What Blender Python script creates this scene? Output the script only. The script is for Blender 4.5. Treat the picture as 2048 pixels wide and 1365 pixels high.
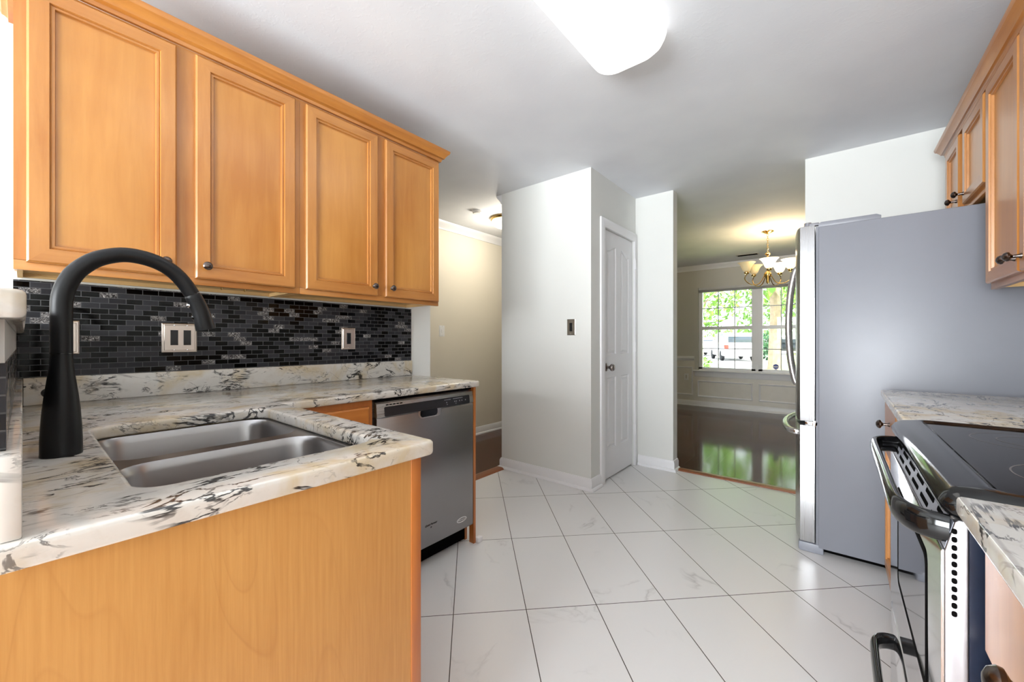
import bpy, bmesh, math, random
from mathutils import Vector, Matrix
random.seed(7)
C = bpy.context.scene.collection
for o in list(bpy.data.objects): bpy.data.objects.remove(o)

# ------------------------------------------------------------------ camera, world, lights
sc = bpy.context.scene
CAMZ = 1.13
cd = bpy.data.cameras.new('camera'); cam = bpy.data.objects.new('camera', cd); C.objects.link(cam)
cd.sensor_width = 36.0; cd.lens = 36.0 * 796.49 / 2048.0; cd.clip_start = 0.02
cam.location = (0, 0, CAMZ); cam.rotation_euler = (math.pi / 2, 0, math.radians(39.13))
sc.camera = cam
sc.view_settings.view_transform = 'Standard'; sc.view_settings.look = 'None'
sc.view_settings.gamma = 1.0; sc.view_settings.use_curve_mapping = False
sc.view_settings.exposure = 0.38

w = bpy.data.worlds.new('sky'); sc.world = w; w.use_nodes = True
bg = w.node_tree.nodes['Background']
bg.inputs[0].default_value = (0.86, 0.94, 1.0, 1); bg.inputs[1].default_value = 3.6

def lamp(name, kind, loc, energy, color=(1, 1, 1), rot=(0, 0, 0), **kw):
    l = bpy.data.lights.new(name, kind); l.energy = energy; l.color = color
    for k, v in kw.items(): setattr(l, k, v)
    o = bpy.data.objects.new(name, l); o.location = loc; o.rotation_euler = rot; C.objects.link(o); return o
sun = lamp('sun', 'SUN', (0, 0, 20), 10.0, (1, .97, .9), angle=.02)
sun.rotation_euler = Vector((-.45, .42, -.8)).to_track_quat('-Z', 'Y').to_euler()
# daylight arriving through the glass door behind the camera
lamp('daylight_back_door', 'AREA', (-.7, -3.34, 1.15), 320, (.93, .97, 1.0), (math.pi / 2, 0, 0),
     shape='RECTANGLE', size=2.5, size_y=2.0)
LAMP_EMIT = 1.35

# ------------------------------------------------------------------ colours and materials
def lin(c): c /= 255.0; return c / 12.92 if c <= .04045 else ((c + .055) / 1.055) ** 2.4
def S(r, g, b): return (lin(r), lin(g), lin(b), 1.0)

class NT:
    def __init__(s, name):
        s.m = bpy.data.materials.new(name); s.m.use_nodes = True
        s.t = s.m.node_tree; s.b = s.t.nodes['Principled BSDF']
    def n(s, kind, **kw):
        x = s.t.nodes.new('ShaderNode' + kind)
        for k, v in kw.items(): setattr(x, k, v)
        return x
    def l(s, a, b): s.t.links.new(a, b)
    def set(s, node, **kw):
        for k, v in kw.items(): node.inputs[k.replace('_', ' ')].default_value = v
    def coord(s, scale=(1, 1, 1), loc=(0, 0, 0), rot=(0, 0, 0)):
        tc = s.n('TexCoord'); mp = s.n('Mapping'); s.l(tc.outputs['Object'], mp.inputs[0])
        mp.inputs['Scale'].default_value = scale; mp.inputs['Location'].default_value = loc
        mp.inputs['Rotation'].default_value = rot
        return mp.outputs[0]
    def noise(s, vec, scale, detail=4, rough=.5, dist=0):
        x = s.n('TexNoise'); s.l(vec, x.inputs['Vector']); x.inputs['Scale'].default_value = scale
        x.inputs['Detail'].default_value = detail; x.inputs['Roughness'].default_value = rough
        x.inputs['Distortion'].default_value = dist; return x.outputs[0]
    def ramp(s, fac, stops, interp='LINEAR'):
        r = s.n('ValToRGB'); s.l(fac, r.inputs[0]); e = r.color_ramp; e.interpolation = interp
        while len(e.elements) < len(stops): e.elements.new(.5)
        for i, (p, c) in enumerate(stops):
            e.elements[i].position = p
            e.elements[i].color = c if hasattr(c, '__len__') else (c, c, c, 1)
        return r.outputs[0]
    def mix(s, fac, a, b, mode='MIX'):
        x = s.n('MixRGB', blend_type=mode)
        for i, v in enumerate((fac, a, b)):
            if hasattr(v, 'links') or hasattr(v, 'is_linked'): s.l(v, x.inputs[i])
            else: x.inputs[i].default_value = v
        return x.outputs[0]
    def math(s, op, a, b=0.0, c=0.0):
        x = s.n('Math', operation=op)
        for i, v in enumerate((a, b, c)):
            if hasattr(v, 'is_linked'): s.l(v, x.inputs[i])
            else: x.inputs[i].default_value = v
        return x.outputs[0]
    def color(s, sock): s.l(sock, s.b.inputs['Base Color'])
    def bump(s, h, strength=.2, dist=.01):
        x = s.n('Bump'); s.l(h, x.inputs['Height']); x.inputs['Strength'].default_value = strength
        x.inputs['Distance'].default_value = dist; s.l(x.outputs[0], s.b.inputs['Normal'])

def plain(name, col, rough=.5, metal=0.0, coat=0.0, var=.04, scale=6, emit=None, spec=None, bump=0, aniso=0):
    k = NT(name); b = k.b
    v = k.noise(k.coord(), scale, 3)
    c0 = tuple(max(0, x * (1 - var)) for x in col[:3]) + (1,); c1 = tuple(min(1, x * (1 + var)) for x in col[:3]) + (1,)
    k.color(k.ramp(v, [(.3, c0), (.7, c1)]))
    b.inputs['Roughness'].default_value = rough; b.inputs['Metallic'].default_value = metal
    b.inputs['Coat Weight'].default_value = coat; b.inputs['Coat Roughness'].default_value = .08
    if spec is not None: b.inputs['Specular IOR Level'].default_value = spec
    if emit: b.inputs['Emission Color'].default_value = emit[0]; b.inputs['Emission Strength'].default_value = emit[1]
    if bump: k.bump(k.noise(k.coord(), 60, 5), bump, .004)
    return k.m

def wood(name, light, dark, axis='z', rough=.3, grain=.5):
    k = NT(name)
    sc_ = {'z': (9, 9, .8), 'y': (9, .8, 9), 'x': (.8, 9, 9)}[axis]
    v = k.coord(sc_)
    f = k.noise(v, 4, 6, .6, .4)
    big = k.noise(k.coord((1, 1, .6)), 2.6, 3, .5)
    mixv = k.math('ADD', k.math('MULTIPLY', f, grain), k.math('MULTIPLY', big, 1 - grain))
    k.color(k.ramp(mixv, [(.34, dark), (.62, light)]))
    k.b.inputs['Roughness'].default_value = rough; k.b.inputs['Coat Weight'].default_value = .4
    k.b.inputs['Coat Roughness'].default_value = .3
    k.bump(f, .03, .002)
    return k.m

def wood_cathedral(name, light, dark):
    k = NT(name)
    v = k.coord((2.6, 2.6, .5), loc=(.3, .1, .2))
    base = k.noise(v, 1.6, 1.5, .4, .2)
    rings = k.math('FRACT', k.math('MULTIPLY', base, 30))
    line = k.ramp(rings, [(0, 1.0), (.06, .35), (.25, 0.0), (.94, 0.0), (1.0, 1.0)])
    fine = k.noise(k.coord((40, 40, 1.5)), 4, 4, .6)
    tone = k.ramp(k.math('ADD', k.math('MULTIPLY', fine, .5), k.math('MULTIPLY', base, .5)), [(.35, dark), (.62, light)])
    mask = k.ramp(k.noise(k.coord(), 3, 2), [(.35, .02), (.65, .32)])
    k.color(k.mix(k.math('MULTIPLY', line, mask), tone, S(160, 104, 52)))
    k.b.inputs['Roughness'].default_value = .38
    return k.m

def granite(name):
    k = NT(name)
    v = k.coord(); vs = k.coord((1.25, .75, 1.1))
    blot = k.noise(v, 6, 5, .55, .4)
    base = k.ramp(blot, [(.22, S(176, 172, 169)), (.36, S(203, 199, 193)), (.50, S(207, 202, 195)), (.62, S(196, 180, 152)), (.74, S(204, 197, 186))])
    spots = k.ramp(k.noise(v, 34, 4, .6, .3), [(.54, 0.0), (.76, .4)])
    base = k.mix(spots, base, S(182, 170, 158))
    def vein(vec, scale, width, dist, mscale, lo, hi, off):
        f = k.noise(vec, scale, 5, .6, dist)
        d = k.math('ABSOLUTE', k.math('SUBTRACT', f, .5))
        ln = k.ramp(d, [(0, 1.0), (width * .5, .95), (width, 0.0)])
        m = k.ramp(k.noise(k.coord(loc=off), mscale, 3, .6), [(lo, 0.0), (hi, 1.0)])
        return k.math('MULTIPLY', ln, m)
    vl = k.coord((1.7, .55, 1.5), rot=(.1, .15, .25))
    a = vein(vl, 8, .026, 1.0, 7, .49, .56, (3.1, 1.7, .4))
    b = vein(vs, 15, .022, 1.0, 11, .53, .60, (1.3, 5.7, 2.4))
    c = vein(vl, 5.0, .009, 1.4, 4, .40, .55, (7.1, .7, 1.4))
    base = k.mix(k.math('MULTIPLY', c, .6), base, S(110, 102, 98))
    base = k.mix(k.math('MULTIPLY', b, .75), base, S(66, 62, 62))
    base = k.mix(k.math('MULTIPLY', a, .95), base, S(26, 25, 28))
    k.color(base)
    k.b.inputs['Roughness'].default_value = .14
    return k.m

def mosaic(name, ax):
    k = NT(name)
    tc = k.n('TexCoord'); sep = k.n('SeparateXYZ'); k.l(tc.outputs['Object'], sep.inputs[0])
    cmb = k.n('CombineXYZ'); k.l(sep.outputs[ax], cmb.inputs[0]); k.l(sep.outputs[2], cmb.inputs[1])
    vadd = k.n('VectorMath', operation='ADD'); k.l(cmb.outputs[0], vadd.inputs[0]); vadd.inputs[1].default_value = (5.0, .004, 0)
    br = k.n('TexBrick'); k.l(vadd.outputs[0], br.inputs['Vector'])
    br.offset = .5; br.squash = 1
    k.set(br, Scale=1.0, Mortar_Size=.0011, Brick_Width=.048, Row_Height=.0206, Mortar_Smooth=.1, Bias=0.0)
    br.inputs['Color1'].default_value = (0, 0, 0, 1); br.inputs['Color2'].default_value = (1, 1, 1, 1); br.inputs['Mortar'].default_value = (.5, .5, .5, 1)
    rnd = br.outputs['Color']
    tone = k.ramp(rnd, [(0, S(6, 5, 5)), (.46, S(42, 42, 46)), (.66, S(54, 54, 58)), (.9, S(60, 60, 64))], 'CONSTANT')
    crk = k.ramp(k.noise(k.coord(), 130, 3, .7, 1.5), [(.42, S(40, 38, 40)), (.6, S(150, 146, 144)), (.7, S(225, 222, 220))])
    iscrk = k.ramp(rnd, [(0, 0.0), (.9, 1.0)], 'CONSTANT')
    tone = k.mix(iscrk, tone, crk)
    k.color(k.mix(br.outputs['Fac'], tone, S(88, 88, 90)))
    k.l(k.ramp(rnd, [(0, .08), (.46, .38), (.66, .3), (.9, .12)], 'CONSTANT'), k.b.inputs['Roughness'])
    k.b.inputs['Specular IOR Level'].default_value = .18
    hgt = k.math('SUBTRACT', 1.0, br.outputs['Fac'])
    hgt = k.math('ADD', hgt, k.math('MULTIPLY', k.math('MULTIPLY', k.noise(k.coord(), 110, 3, .7, 1.5), iscrk), 2.0))
    k.bump(hgt, .6, .0015)
    return k.m

def floor_tile(name):
    k = NT(name)
    tc = k.n('TexCoord'); r = math.sqrt(.5)
    def dot(v):
        x = k.n('VectorMath', operation='DOT_PRODUCT'); k.l(tc.outputs['Object'], x.inputs[0]); x.inputs[1].default_value = v; return x.outputs['Value']
    W = k.math('ADD', dot((r, -r, 0)), 2.869 + .6045 * 20)
    U = k.math('ADD', dot((r, r, 0)), -.2305 + .3032 * 40)
    cmb = k.n('CombineXYZ'); k.l(W, cmb.inputs[0]); k.l(U, cmb.inputs[1])
    br = k.n('TexBrick'); br.offset = 0; k.l(cmb.outputs[0], br.inputs['Vector'])
    k.set(br, Scale=1.0, Mortar_Size=.0018, Brick_Width=.6045, Row_Height=.3032, Mortar_Smooth=0.1, Bias=0.0)
    br.inputs['Color1'].default_value = (0, 0, 0, 1); br.inputs['Color2'].default_value = (1, 1, 1, 1)
    # each tile shifts the vein pattern by its own amount
    off = k.n('VectorMath', operation='SCALE'); k.l(br.outputs['Color'], off.inputs[0]); off.inputs['Scale'].default_value = 7.3
    vadd = k.n('VectorMath', operation='ADD'); k.l(tc.outputs['Object'], vadd.inputs[0]); k.l(off.outputs[0], vadd.inputs[1])
    f = k.noise(vadd.outputs[0], 2.1, 5, .55, .5)
    d = k.math('ABSOLUTE', k.math('SUBTRACT', f, .5))
    ln = k.ramp(d, [(0, 1.0), (.006, .45), (.022, 0.0)])
    m = k.ramp(k.noise(vadd.outputs[0], 3.2, 2), [(.56, 0.0), (.70, .5)])
    base = k.mix(k.math('MULTIPLY', ln, m), S(228, 227, 226), S(150, 148, 146))
    k.color(k.mix(br.outputs['Fac'], base, S(74, 66, 58)))
    k.l(k.ramp(br.outputs['Fac'], [(0, .3), (1, .8)]), k.b.inputs['Roughness'])
    k.bump(k.math('SUBTRACT', 1.0, br.outputs['Fac']), .4, .002)
    return k.m

def hardwood(name):
    k = NT(name)
    tc = k.n('TexCoord'); sep = k.n('SeparateXYZ'); k.l(tc.outputs['Object'], sep.inputs[0])
    cmb = k.n('CombineXYZ'); k.l(k.math('ADD', sep.outputs[1], 20), cmb.inputs[0]); k.l(k.math('ADD', sep.outputs[0], 20.04), cmb.inputs[1])
    br = k.n('TexBrick'); k.l(cmb.outputs[0], br.inputs['Vector']); br.offset = .37; br.offset_frequency = 3
    k.set(br, Scale=1.0, Mortar_Size=.0012, Brick_Width=1.15, Row_Height=.12, Mortar_Smooth=.2, Bias=0.0)
    br.inputs['Color1'].default_value = S(66, 29, 17); br.inputs['Color2'].default_value = S(84, 40, 25); br.inputs['Mortar'].default_value = S(22, 12, 9)
    g = k.noise(k.coord((12, 1, 12)), 5, 6, .6, .5)
    k.color(k.mix(k.math('MULTIPLY', g, .45), br.outputs['Color'], S(42, 20, 13)))
    k.b.inputs['Roughness'].default_value = .10; k.b.inputs['Specular IOR Level'].default_value = .32
    k.bump(k.math('SUBTRACT', 1.0, br.outputs['Fac']), .25, .0015)
    return k.m

def steel(name, col, rough, axis='z', amt=.03):
    k = NT(name)
    sc_ = {'z': (160, 160, 2), 'y': (160, 2, 160), 'x': (2, 160, 160)}[axis]
    f = k.noise(k.coord(sc_), 2, 3, .6)
    c0 = tuple(x * .97 for x in col[:3]) + (1,)
    k.color(k.ramp(f, [(.3, c0), (.7, col)]))
    k.b.inputs['Metallic'].default_value = 1.0
    k.l(k.ramp(f, [(.3, rough - amt * .5), (.7, rough + amt * .5)]), k.b.inputs['Roughness'])
    return k.m

def glass(name, tint=(1, 1, 1, 1), refl=.06):
    k = NT(name); t = k.t
    tr = k.n('BsdfTransparent'); tr.inputs[0].default_value = tint
    gl = k.n('BsdfGlossy'); gl.inputs['Roughness'].default_value = .02
    fr = k.n('Fresnel'); fr.inputs[0].default_value = 1.4
    mx = k.n('MixShader'); k.l(fr.outputs[0], mx.inputs[0]); k.l(tr.outputs[0], mx.inputs[1]); k.l(gl.outputs[0], mx.inputs[2])
    k.l(mx.outputs[0], t.nodes['Material Output'].inputs[0]); return k.m

def leafmat(name, a, b):
    k = NT(name)
    k.color(k.ramp(k.noise(k.coord(), 1.3, 3), [(.3, a), (.7, b)])); k.b.inputs['Roughness'].default_value = .6
    return k.m

MW = plain('wall_paint', S(226, 227, 223), .6, var=.012, scale=2, bump=.03)
MWD = plain('dining_wall_paint', S(204, 202, 194), .6, var=.012, scale=2, bump=.03)
MWH = plain('hall_wall_paint', S(228, 221, 206), .6, var=.012, scale=2, bump=.03)
MTRIM = plain('white_trim_paint', S(238, 238, 240), .3, var=.01)
MDOORW = plain('white_door_paint', S(226, 226, 228), .32, var=.01)
def ceil_mat():
    k = NT('knockdown_ceiling'); v = k.coord()
    k.color(k.ramp(k.noise(v, 3, 2), [(.3, S(222, 224, 229)), (.7, S(229, 231, 235))])); k.b.inputs['Roughness'].default_value = .75
    f = k.ramp(k.noise(v, 42, 3, .5, .6), [(.54, 0.0), (.66, 1.0)])
    k.bump(f, .12, .0015); return k.m
MCEIL = ceil_mat()
MTILE = floor_tile('marble_floor_tile'); MHARD = hardwood('dark_hardwood')
MGRAN = granite('white_granite')
MMOSY = mosaic('mosaic_tile', 1); MMOSX = mosaic('mosaic_tile_side', 0)
MFRAME = wood('maple_frame', S(194, 134, 70), S(170, 106, 46), 'z')
MRAIL = wood('maple_rail', S(190, 130, 67), S(164, 100, 43), 'y')
MPANEL = wood('maple_panel', S(202, 142, 72), S(174, 110, 44), 'z', .3, .3)
MCROWN = wood('maple_crown', S(188, 124, 56), S(160, 94, 36), 'y')
MSTILE = wood('maple_stile', S(188, 116, 56), S(166, 94, 40), 'z')
MENDP = wood_cathedral('maple_end_panel', S(196, 145, 83), S(178, 124, 64))
MPLY = plain('pale_plywood', S(214, 178, 122), .6, var=.06)
MGREYP = plain('grey_caulk_paint', S(168, 168, 166), .5)
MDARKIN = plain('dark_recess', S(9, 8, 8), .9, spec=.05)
MBLACKM = plain('matte_black_metal', S(15, 15, 17), .38, metal=.0, var=.05, spec=.3)
MBLACKG = plain('gloss_black', S(14, 14, 15), .08, var=.02)
MGLASSK = plain('black_ceramic_glass', S(26, 23, 23), .06, var=.02, spec=.12)
MRING = plain('burner_print', S(92, 88, 88), .25)
MSS = steel('stainless_brushed', (.60, .59, .59, 1), .28, 'y')
MSSD = steel('dishwasher_steel', (.33, .32, .325, 1), .32, 'y')
MSSL = steel('stainless_light', (.6, .6, .61, 1), .28, 'z')
MSINK = plain('sink_steel', (.38, .367, .37, 1), .3, metal=1.0, var=.01)
MMIRR = steel('oven_steel', (.74, .74, .76, 1), .09, 'y', .03)
MFSIDE = plain('fridge_side_grey', S(128, 130, 138), .36, metal=.0, coat=.0, var=.015, scale=9)
MNICK = plain('satin_nickel', (.68, .60, .54, 1), .3, metal=1.0)
MBRONZE = plain('dark_bronze', (.13, .105, .095, 1), .22, metal=1.0)
MBRASS = plain('polished_brass', (.72, .50, .20, 1), .2, metal=1.0)
MCHROME = plain('chrome', (.8, .8, .82, 1), .08, metal=1.0)
MBLUEB = plain('range_side_enamel', S(26, 34, 50), .22, var=.1, scale=30)
MPLAST = plain('white_plastic', S(236, 236, 236), .35)
MPGLASS = glass('window_glass')
MLIT = plain('lit_acrylic', S(255, 255, 255), .4, emit=((1, .985, .96, 1), LAMP_EMIT))
MBOWLLIT = plain('lit_bowl_glass', S(250, 236, 205), .3, emit=((1, .80, .50, 1), 2.2))
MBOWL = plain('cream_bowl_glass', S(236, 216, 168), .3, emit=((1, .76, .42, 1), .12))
MHALLLIT = plain('lit_dome_glass', S(255, 244, 224), .3, emit=((1, .86, .62, 1), 5.0))
MBARK = plain('bark', S(150, 132, 112), .85, var=.2, scale=8)
MLEAF1 = leafmat('leaf_light', S(84, 132, 50), S(134, 172, 72)); MLEAF2 = leafmat('leaf_mid', S(76, 124, 52), S(126, 166, 76))
MLEAF3 = leafmat('leaf_dark', S(36, 78, 50), S(70, 112, 74))
MCONC = plain('pale_concrete', S(205, 204, 202), .85, var=.04, scale=.6)
MGRASS = leafmat('lawn_grass', S(150, 170, 96), S(186, 196, 130))
MCARW = plain('white_car_paint', S(228, 230, 234), .25, coat=.6)
MCARD = plain('dark_car_paint', S(44, 52, 66), .25, coat=.6)
MCARG = plain('car_window', S(70, 80, 90), .08); MTYRE = plain('tyre_rubber', S(34, 36, 40), .8); MTAIL = plain('tail_lamp', S(200, 62, 50), .25)
MSTICKB = plain('sticker_blue', S(62, 84, 170), .4); MINK = plain('print_dark', S(52, 46, 46), .5); MINKW = plain('print_white', S(224, 224, 226), .4)

# ------------------------------------------------------------------ mesh helpers
class MB:
    def __init__(s): s.bm = bmesh.new(); s.mi = 0
    def _mark(s, faces):
        for f in faces: f.material_index = s.mi
    def box(s, x0, x1, y0, y1, z0, z1, bev=0, seg=2):
        r = bmesh.ops.create_cube(s.bm, size=1.0); vs = r['verts']
        for v in vs:
            v.co = Vector((x0 + (v.co.x + .5) * (x1 - x0), y0 + (v.co.y + .5) * (y1 - y0), z0 + (v.co.z + .5) * (z1 - z0)))
        fs = {f for v in vs for f in v.link_faces}; s._mark(fs)
        if bev:
            es = list({e for v in vs for e in v.link_edges})
            bmesh.ops.bevel(s.bm, geom=es, offset=bev, segments=seg, profile=.5, affect='EDGES')
        return s
    def loft(s, loops, cap0=True, cap1=True, mats=None, closed=True):
        vs = [[s.bm.verts.new(p) for p in lp] for lp in loops]; n = len(vs[0])
        for i in range(len(vs) - 1):
            for j in range(n if closed else n - 1):
                f = s.bm.faces.new((vs[i][j], vs[i][(j + 1) % n], vs[i + 1][(j + 1) % n], vs[i + 1][j]))
                f.material_index = mats(i, j) if mats else s.mi
        if cap0: s.bm.faces.new(vs[0][::-1]).material_index = mats(-1, 0) if mats else s.mi
        if cap1: s.bm.faces.new(vs[-1]).material_index = mats(len(vs) - 1, 0) if mats else s.mi
        return s
    def lathe(s, prof, origin, axis=(0, 0, 1), n=24, cap0=True, cap1=True):
        ax = Vector(axis).normalized(); u = ax.orthogonal().normalized(); v = ax.cross(u); o = Vector(origin)
        loops = [[o + ax * t + (u * math.cos(2 * math.pi * j / n) + v * math.sin(2 * math.pi * j / n)) * max(r, 1e-5) for j in range(n)] for r, t in prof]
        return s.loft(loops, cap0, cap1)
    def tube(s, pts, rad, n=14, closed=False):
        pts = [Vector(p) for p in pts]; m = len(pts)
        if not hasattr(rad, '__len__'): rad = [rad] * m
        tan = []
        for i in range(m):
            a = pts[(i - 1) % m] if closed or i > 0 else pts[i]; b = pts[(i + 1) % m] if closed or i < m - 1 else pts[i]
            tan.append((b - a).normalized())
        u = tan[0].orthogonal().normalized(); loops = []
        for i in range(m):
            u = (u - tan[i] * u.dot(tan[i])).normalized(); v = tan[i].cross(u)
            loops.append([pts[i] + (u * math.cos(2 * math.pi * j / n) + v * math.sin(2 * math.pi * j / n)) * rad[i] for j in range(n)])
        if closed: loops.append(loops[0]); return s.loft(loops, False, False)
        return s.loft(loops)
    def prism(s, poly, fn, d0, d1, bev=0, seg=2):
        a = [s.bm.verts.new(fn(p[0], p[1], d0)) for p in poly]; b = [s.bm.verts.new(fn(p[0], p[1], d1)) for p in poly]; n = len(poly)
        fs = [s.bm.faces.new(a[::-1]), s.bm.faces.new(b)]
        for j in range(n): fs.append(s.bm.faces.new((a[j], a[(j + 1) % n], b[(j + 1) % n], b[j])))
        s._mark(fs)
        if bev:
            es = [e for e in {e for f in fs[:2] for e in f.edges}]
            bmesh.ops.bevel(s.bm, geom=es, offset=bev, segments=seg, profile=.5, affect='EDGES')
        return s
    def sweep(s, path, prof, z=0, closed=False):
        # horizontal path of (x, y); profile of (out, z); out is to the right of travel
        P = [Vector((p[0], p[1])) for p in path]; n = len(P); loops = []
        for i in range(n):
            d0 = (P[i] - P[i - 1]).normalized() if i > 0 or closed else None
            d1 = (P[(i + 1) % n] - P[i]).normalized() if i < n - 1 or closed else None
            if d0 is None: d0 = d1
            if d1 is None: d1 = d0
            n0 = Vector((d0.y, -d0.x)); n1 = Vector((d1.y, -d1.x)); m = (n0 + n1); m = m / max(.05, m.dot(n0))
            loops.append([Vector((P[i].x + m.x * o, P[i].y + m.y * o, z + h)) for o, h in prof])
        if closed: loops.append(loops[0])
        return s.loft(loops, not closed, not closed)
    def plate(s, outer, holes, fn):
        es = []
        for lp in [outer] + holes:
            vs = [s.bm.verts.new(fn(*p)) for p in lp]
            es += [s.bm.edges.new((vs[i], vs[(i + 1) % len(vs)])) for i in range(len(vs))]
        r = bmesh.ops.triangle_fill(s.bm, use_beauty=True, use_dissolve=False, edges=es)
        fs = [g for g in r['geom'] if isinstance(g, bmesh.types.BMFace)]; s._mark(fs); return fs
    def build(s, name, mats, parent=None, smooth=35):
        bmesh.ops.remove_doubles(s.bm, verts=s.bm.verts, dist=1e-6)
        bmesh.ops.recalc_face_normals(s.bm, faces=s.bm.faces)
        me = bpy.data.meshes.new(name); s.bm.to_mesh(me); s.bm.free()
        for m in (mats if isinstance(mats, (list, tuple)) else [mats]): me.materials.append(m)
        for p in me.polygons: p.use_smooth = True
        me.set_sharp_from_angle(angle=math.radians(smooth))
        o = bpy.data.objects.new(name, me); C.objects.link(o)
        if parent is not None: adopt(o, parent)
        return o

def world_loc(o):
    v = Vector((0, 0, 0)); p = o
    while p is not None: v = v + p.location; p = p.parent if p.type == 'EMPTY' else None
    return v
def adopt(o, parent):
    o.parent = parent
    root = parent
    if parent.type == 'EMPTY': o.matrix_parent_inverse = Matrix.Translation(parent.location).inverted()
def tag(o, label, cat, group=None):
    o['label'] = label; o['category'] = cat
    if group: o['group'] = group
    return o
def thing(name, label, cat, loc, group=None):
    o = bpy.data.objects.new(name, None); o.location = loc; o.empty_display_size = .05; C.objects.link(o)
    return tag(o, label, cat, group)
def struct(o): o['kind'] = 'structure'; return o
def senpty(name, loc):
    o = bpy.data.objects.new(name, None); o.location = loc; o.empty_display_size = .05; C.objects.link(o); return struct(o)
def rrect(x0, x1, y0, y1, r, n=5):
    p = []
    for cx, cy, a in ((x1 - r, y0 + r, -90), (x1 - r, y1 - r, 0), (x0 + r, y1 - r, 90), (x0 + r, y0 + r, 180)):
        for i in range(n + 1):
            t = math.radians(a + 90 * i / n); p.append((cx + r * math.cos(t), cy + r * math.sin(t)))
    return p
def mapx(x0, s): return lambda a, b, d=0: Vector((x0 + s * d, a, b))
def mapy(y0, s): return lambda a, b, d=0: Vector((a, y0 + s * d, b))
def mapz(z0, s=1): return lambda a, b, d=0: Vector((a, b, z0 + s * d))
def rectloop(fn, a0, a1, b0, b1, d): return [fn(a0, b0, d), fn(a1, b0, d), fn(a1, b1, d), fn(a0, b1, d)]
def text_mesh(name, body, size, mat, parent, M, shear=0):
    cu = bpy.data.curves.new(name, 'FONT'); cu.body = body; cu.size = size; cu.shear = shear; cu.extrude = .0004; cu.align_x = 'CENTER'
    t = bpy.data.objects.new(name, cu); C.objects.link(t); bpy.context.view_layer.update()
    me = bpy.data.meshes.new_from_object(t.evaluated_get(bpy.context.evaluated_depsgraph_get()))
    bpy.data.objects.remove(t); me.transform(M); me.materials.clear(); me.materials.append(mat)
    o = bpy.data.objects.new(name, me); C.objects.link(o); adopt(o, parent); return o

# ------------------------------------------------------------------ room shell
H = 2.44
def slab(name, mat, *boxes):
    m = MB()
    for b in boxes: m.box(*b)
    return struct(m.build(name, mat))
slab('floor', MTILE, (-2.27, .80, -3.2, 3.62, -.12, 0))
slab('floor_dining', MHARD, (-2.31, 1.7, 3.62, 7.42, -.12, 0))
slab('floor_hall', MHARD, (-3.36, -2.27, -3.2, 3.62, -.12, 0), (-3.36, -2.31, 3.62, 7.42, -.12, 0))
slab('ceiling', MCEIL, (-3.5, 1.85, -3.35, 7.6, H, H + .15))
slab('wall_left', MW, (-2.28, -2.165, -3.2, 1.77, 0, H))
slab('wall_right', MW, (.80, .92, -3.35, 3.56, 0, H))
slab('wall_back', MW, (-3.36, -2.0, -3.32, -3.2, 0, H), (.6, .80, -3.32, -3.2, 0, H), (-2.0, .6, -3.32, -3.2, 2.12, H), (-2.0, .6, -3.32, -3.2, 0, .06))
slab('wall_hall', MWH, (-3.48, -3.36, -3.35, 7.5, 0, H))
PX0, PX1, PY0, PY1 = -2.315, -1.43, 2.70, 3.56
DY0, DY1, DZ1 = 2.918, 3.512, 2.035
slab('wall_pantry', MW, (PX0, PX1, PY0, PY0 + .1, 0, H), (PX0, PX0 + .1, PY0 + .1, PY1, 0, H),
     (PX1 - .1, PX1, PY0 + .1, DY0, 0, H), (PX1 - .1, PX1, DY1, PY1, 0, H), (PX1 - .1, PX1, DY0, DY1, DZ1, H))
slab('wall_far', MW, (PX0, -1.095, PY1, PY1 + .11, 0, H), (-.172, 1.7, PY1, PY1 + .11, 0, H))
slab('wall_dining_left', MWD, (-2.42, PX0, PY1 + .11, 7.42, 0, H))
slab('wall_dining_right', MWD, (1.7, 1.82, PY1, 7.5, 0, H))
WX0, WX1, WZ0, WZ1 = -1.86, -.11, .62, 2.05
FY = 7.42
slab('wall_dining_front', MWD, (-3.36, WX0, FY, FY + .16, 0, H), (WX1, 1.7, FY, FY + .16, 0, H), (WX0, WX1, FY, FY + .16, 0, WZ0), (WX0, WX1, FY, FY + .16, WZ1, H))
slab('wall_knee', MW, (-2.165, -.735, -.15, -.024, 0, 1.154))

BASE = [(0, 0), (.03, 0), (.03, .008), (.024, .018), (.014, .022), (.014, .07), (.009, .082), (.006, .09), (0, .092)]
CROWN = [(0, -.085), (.012, -.085), (.016, -.07), (.03, -.052), (.05, -.03), (.062, -.016), (.066, -.002), (0, -.002)]
def trim(name, path, prof, z=0, mat=MTRIM):
    return struct(MB().sweep(path, prof, z).build(name, mat, smooth=30))
trim('baseboard_pantry', [(PX0, PY1 + .3), (PX0, PY0), (PX1, PY0), (PX1, DY0 - .074)], BASE)
trim('baseboard_far', [(-1.405, PY1), (-1.095, PY1), (-1.095, PY1 + .11)], BASE)
trim('baseboard_hall', [(-3.36, -3.1), (-3.36, 7.3)], BASE)
trim('trim_1', [(-3.36, -3.1), (-3.36, 7.4)], [(a, b) for a, b in CROWN], H)
trim('trim_2', [(PX0, PY1 + 3), (PX0, PY0 + .002)][::-1], [(-a, b) for a, b in CROWN], H)
trim('baseboard_dining', [(PX0, FY), (1.7, FY)], BASE + [])
trim('trim_3', [(PX0, FY), (1.7, FY)], CROWN, H)
trim('baseboard_right', [(-.172, PY1 + .11), (-.172, PY1), (.1, PY1)], BASE)

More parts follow.
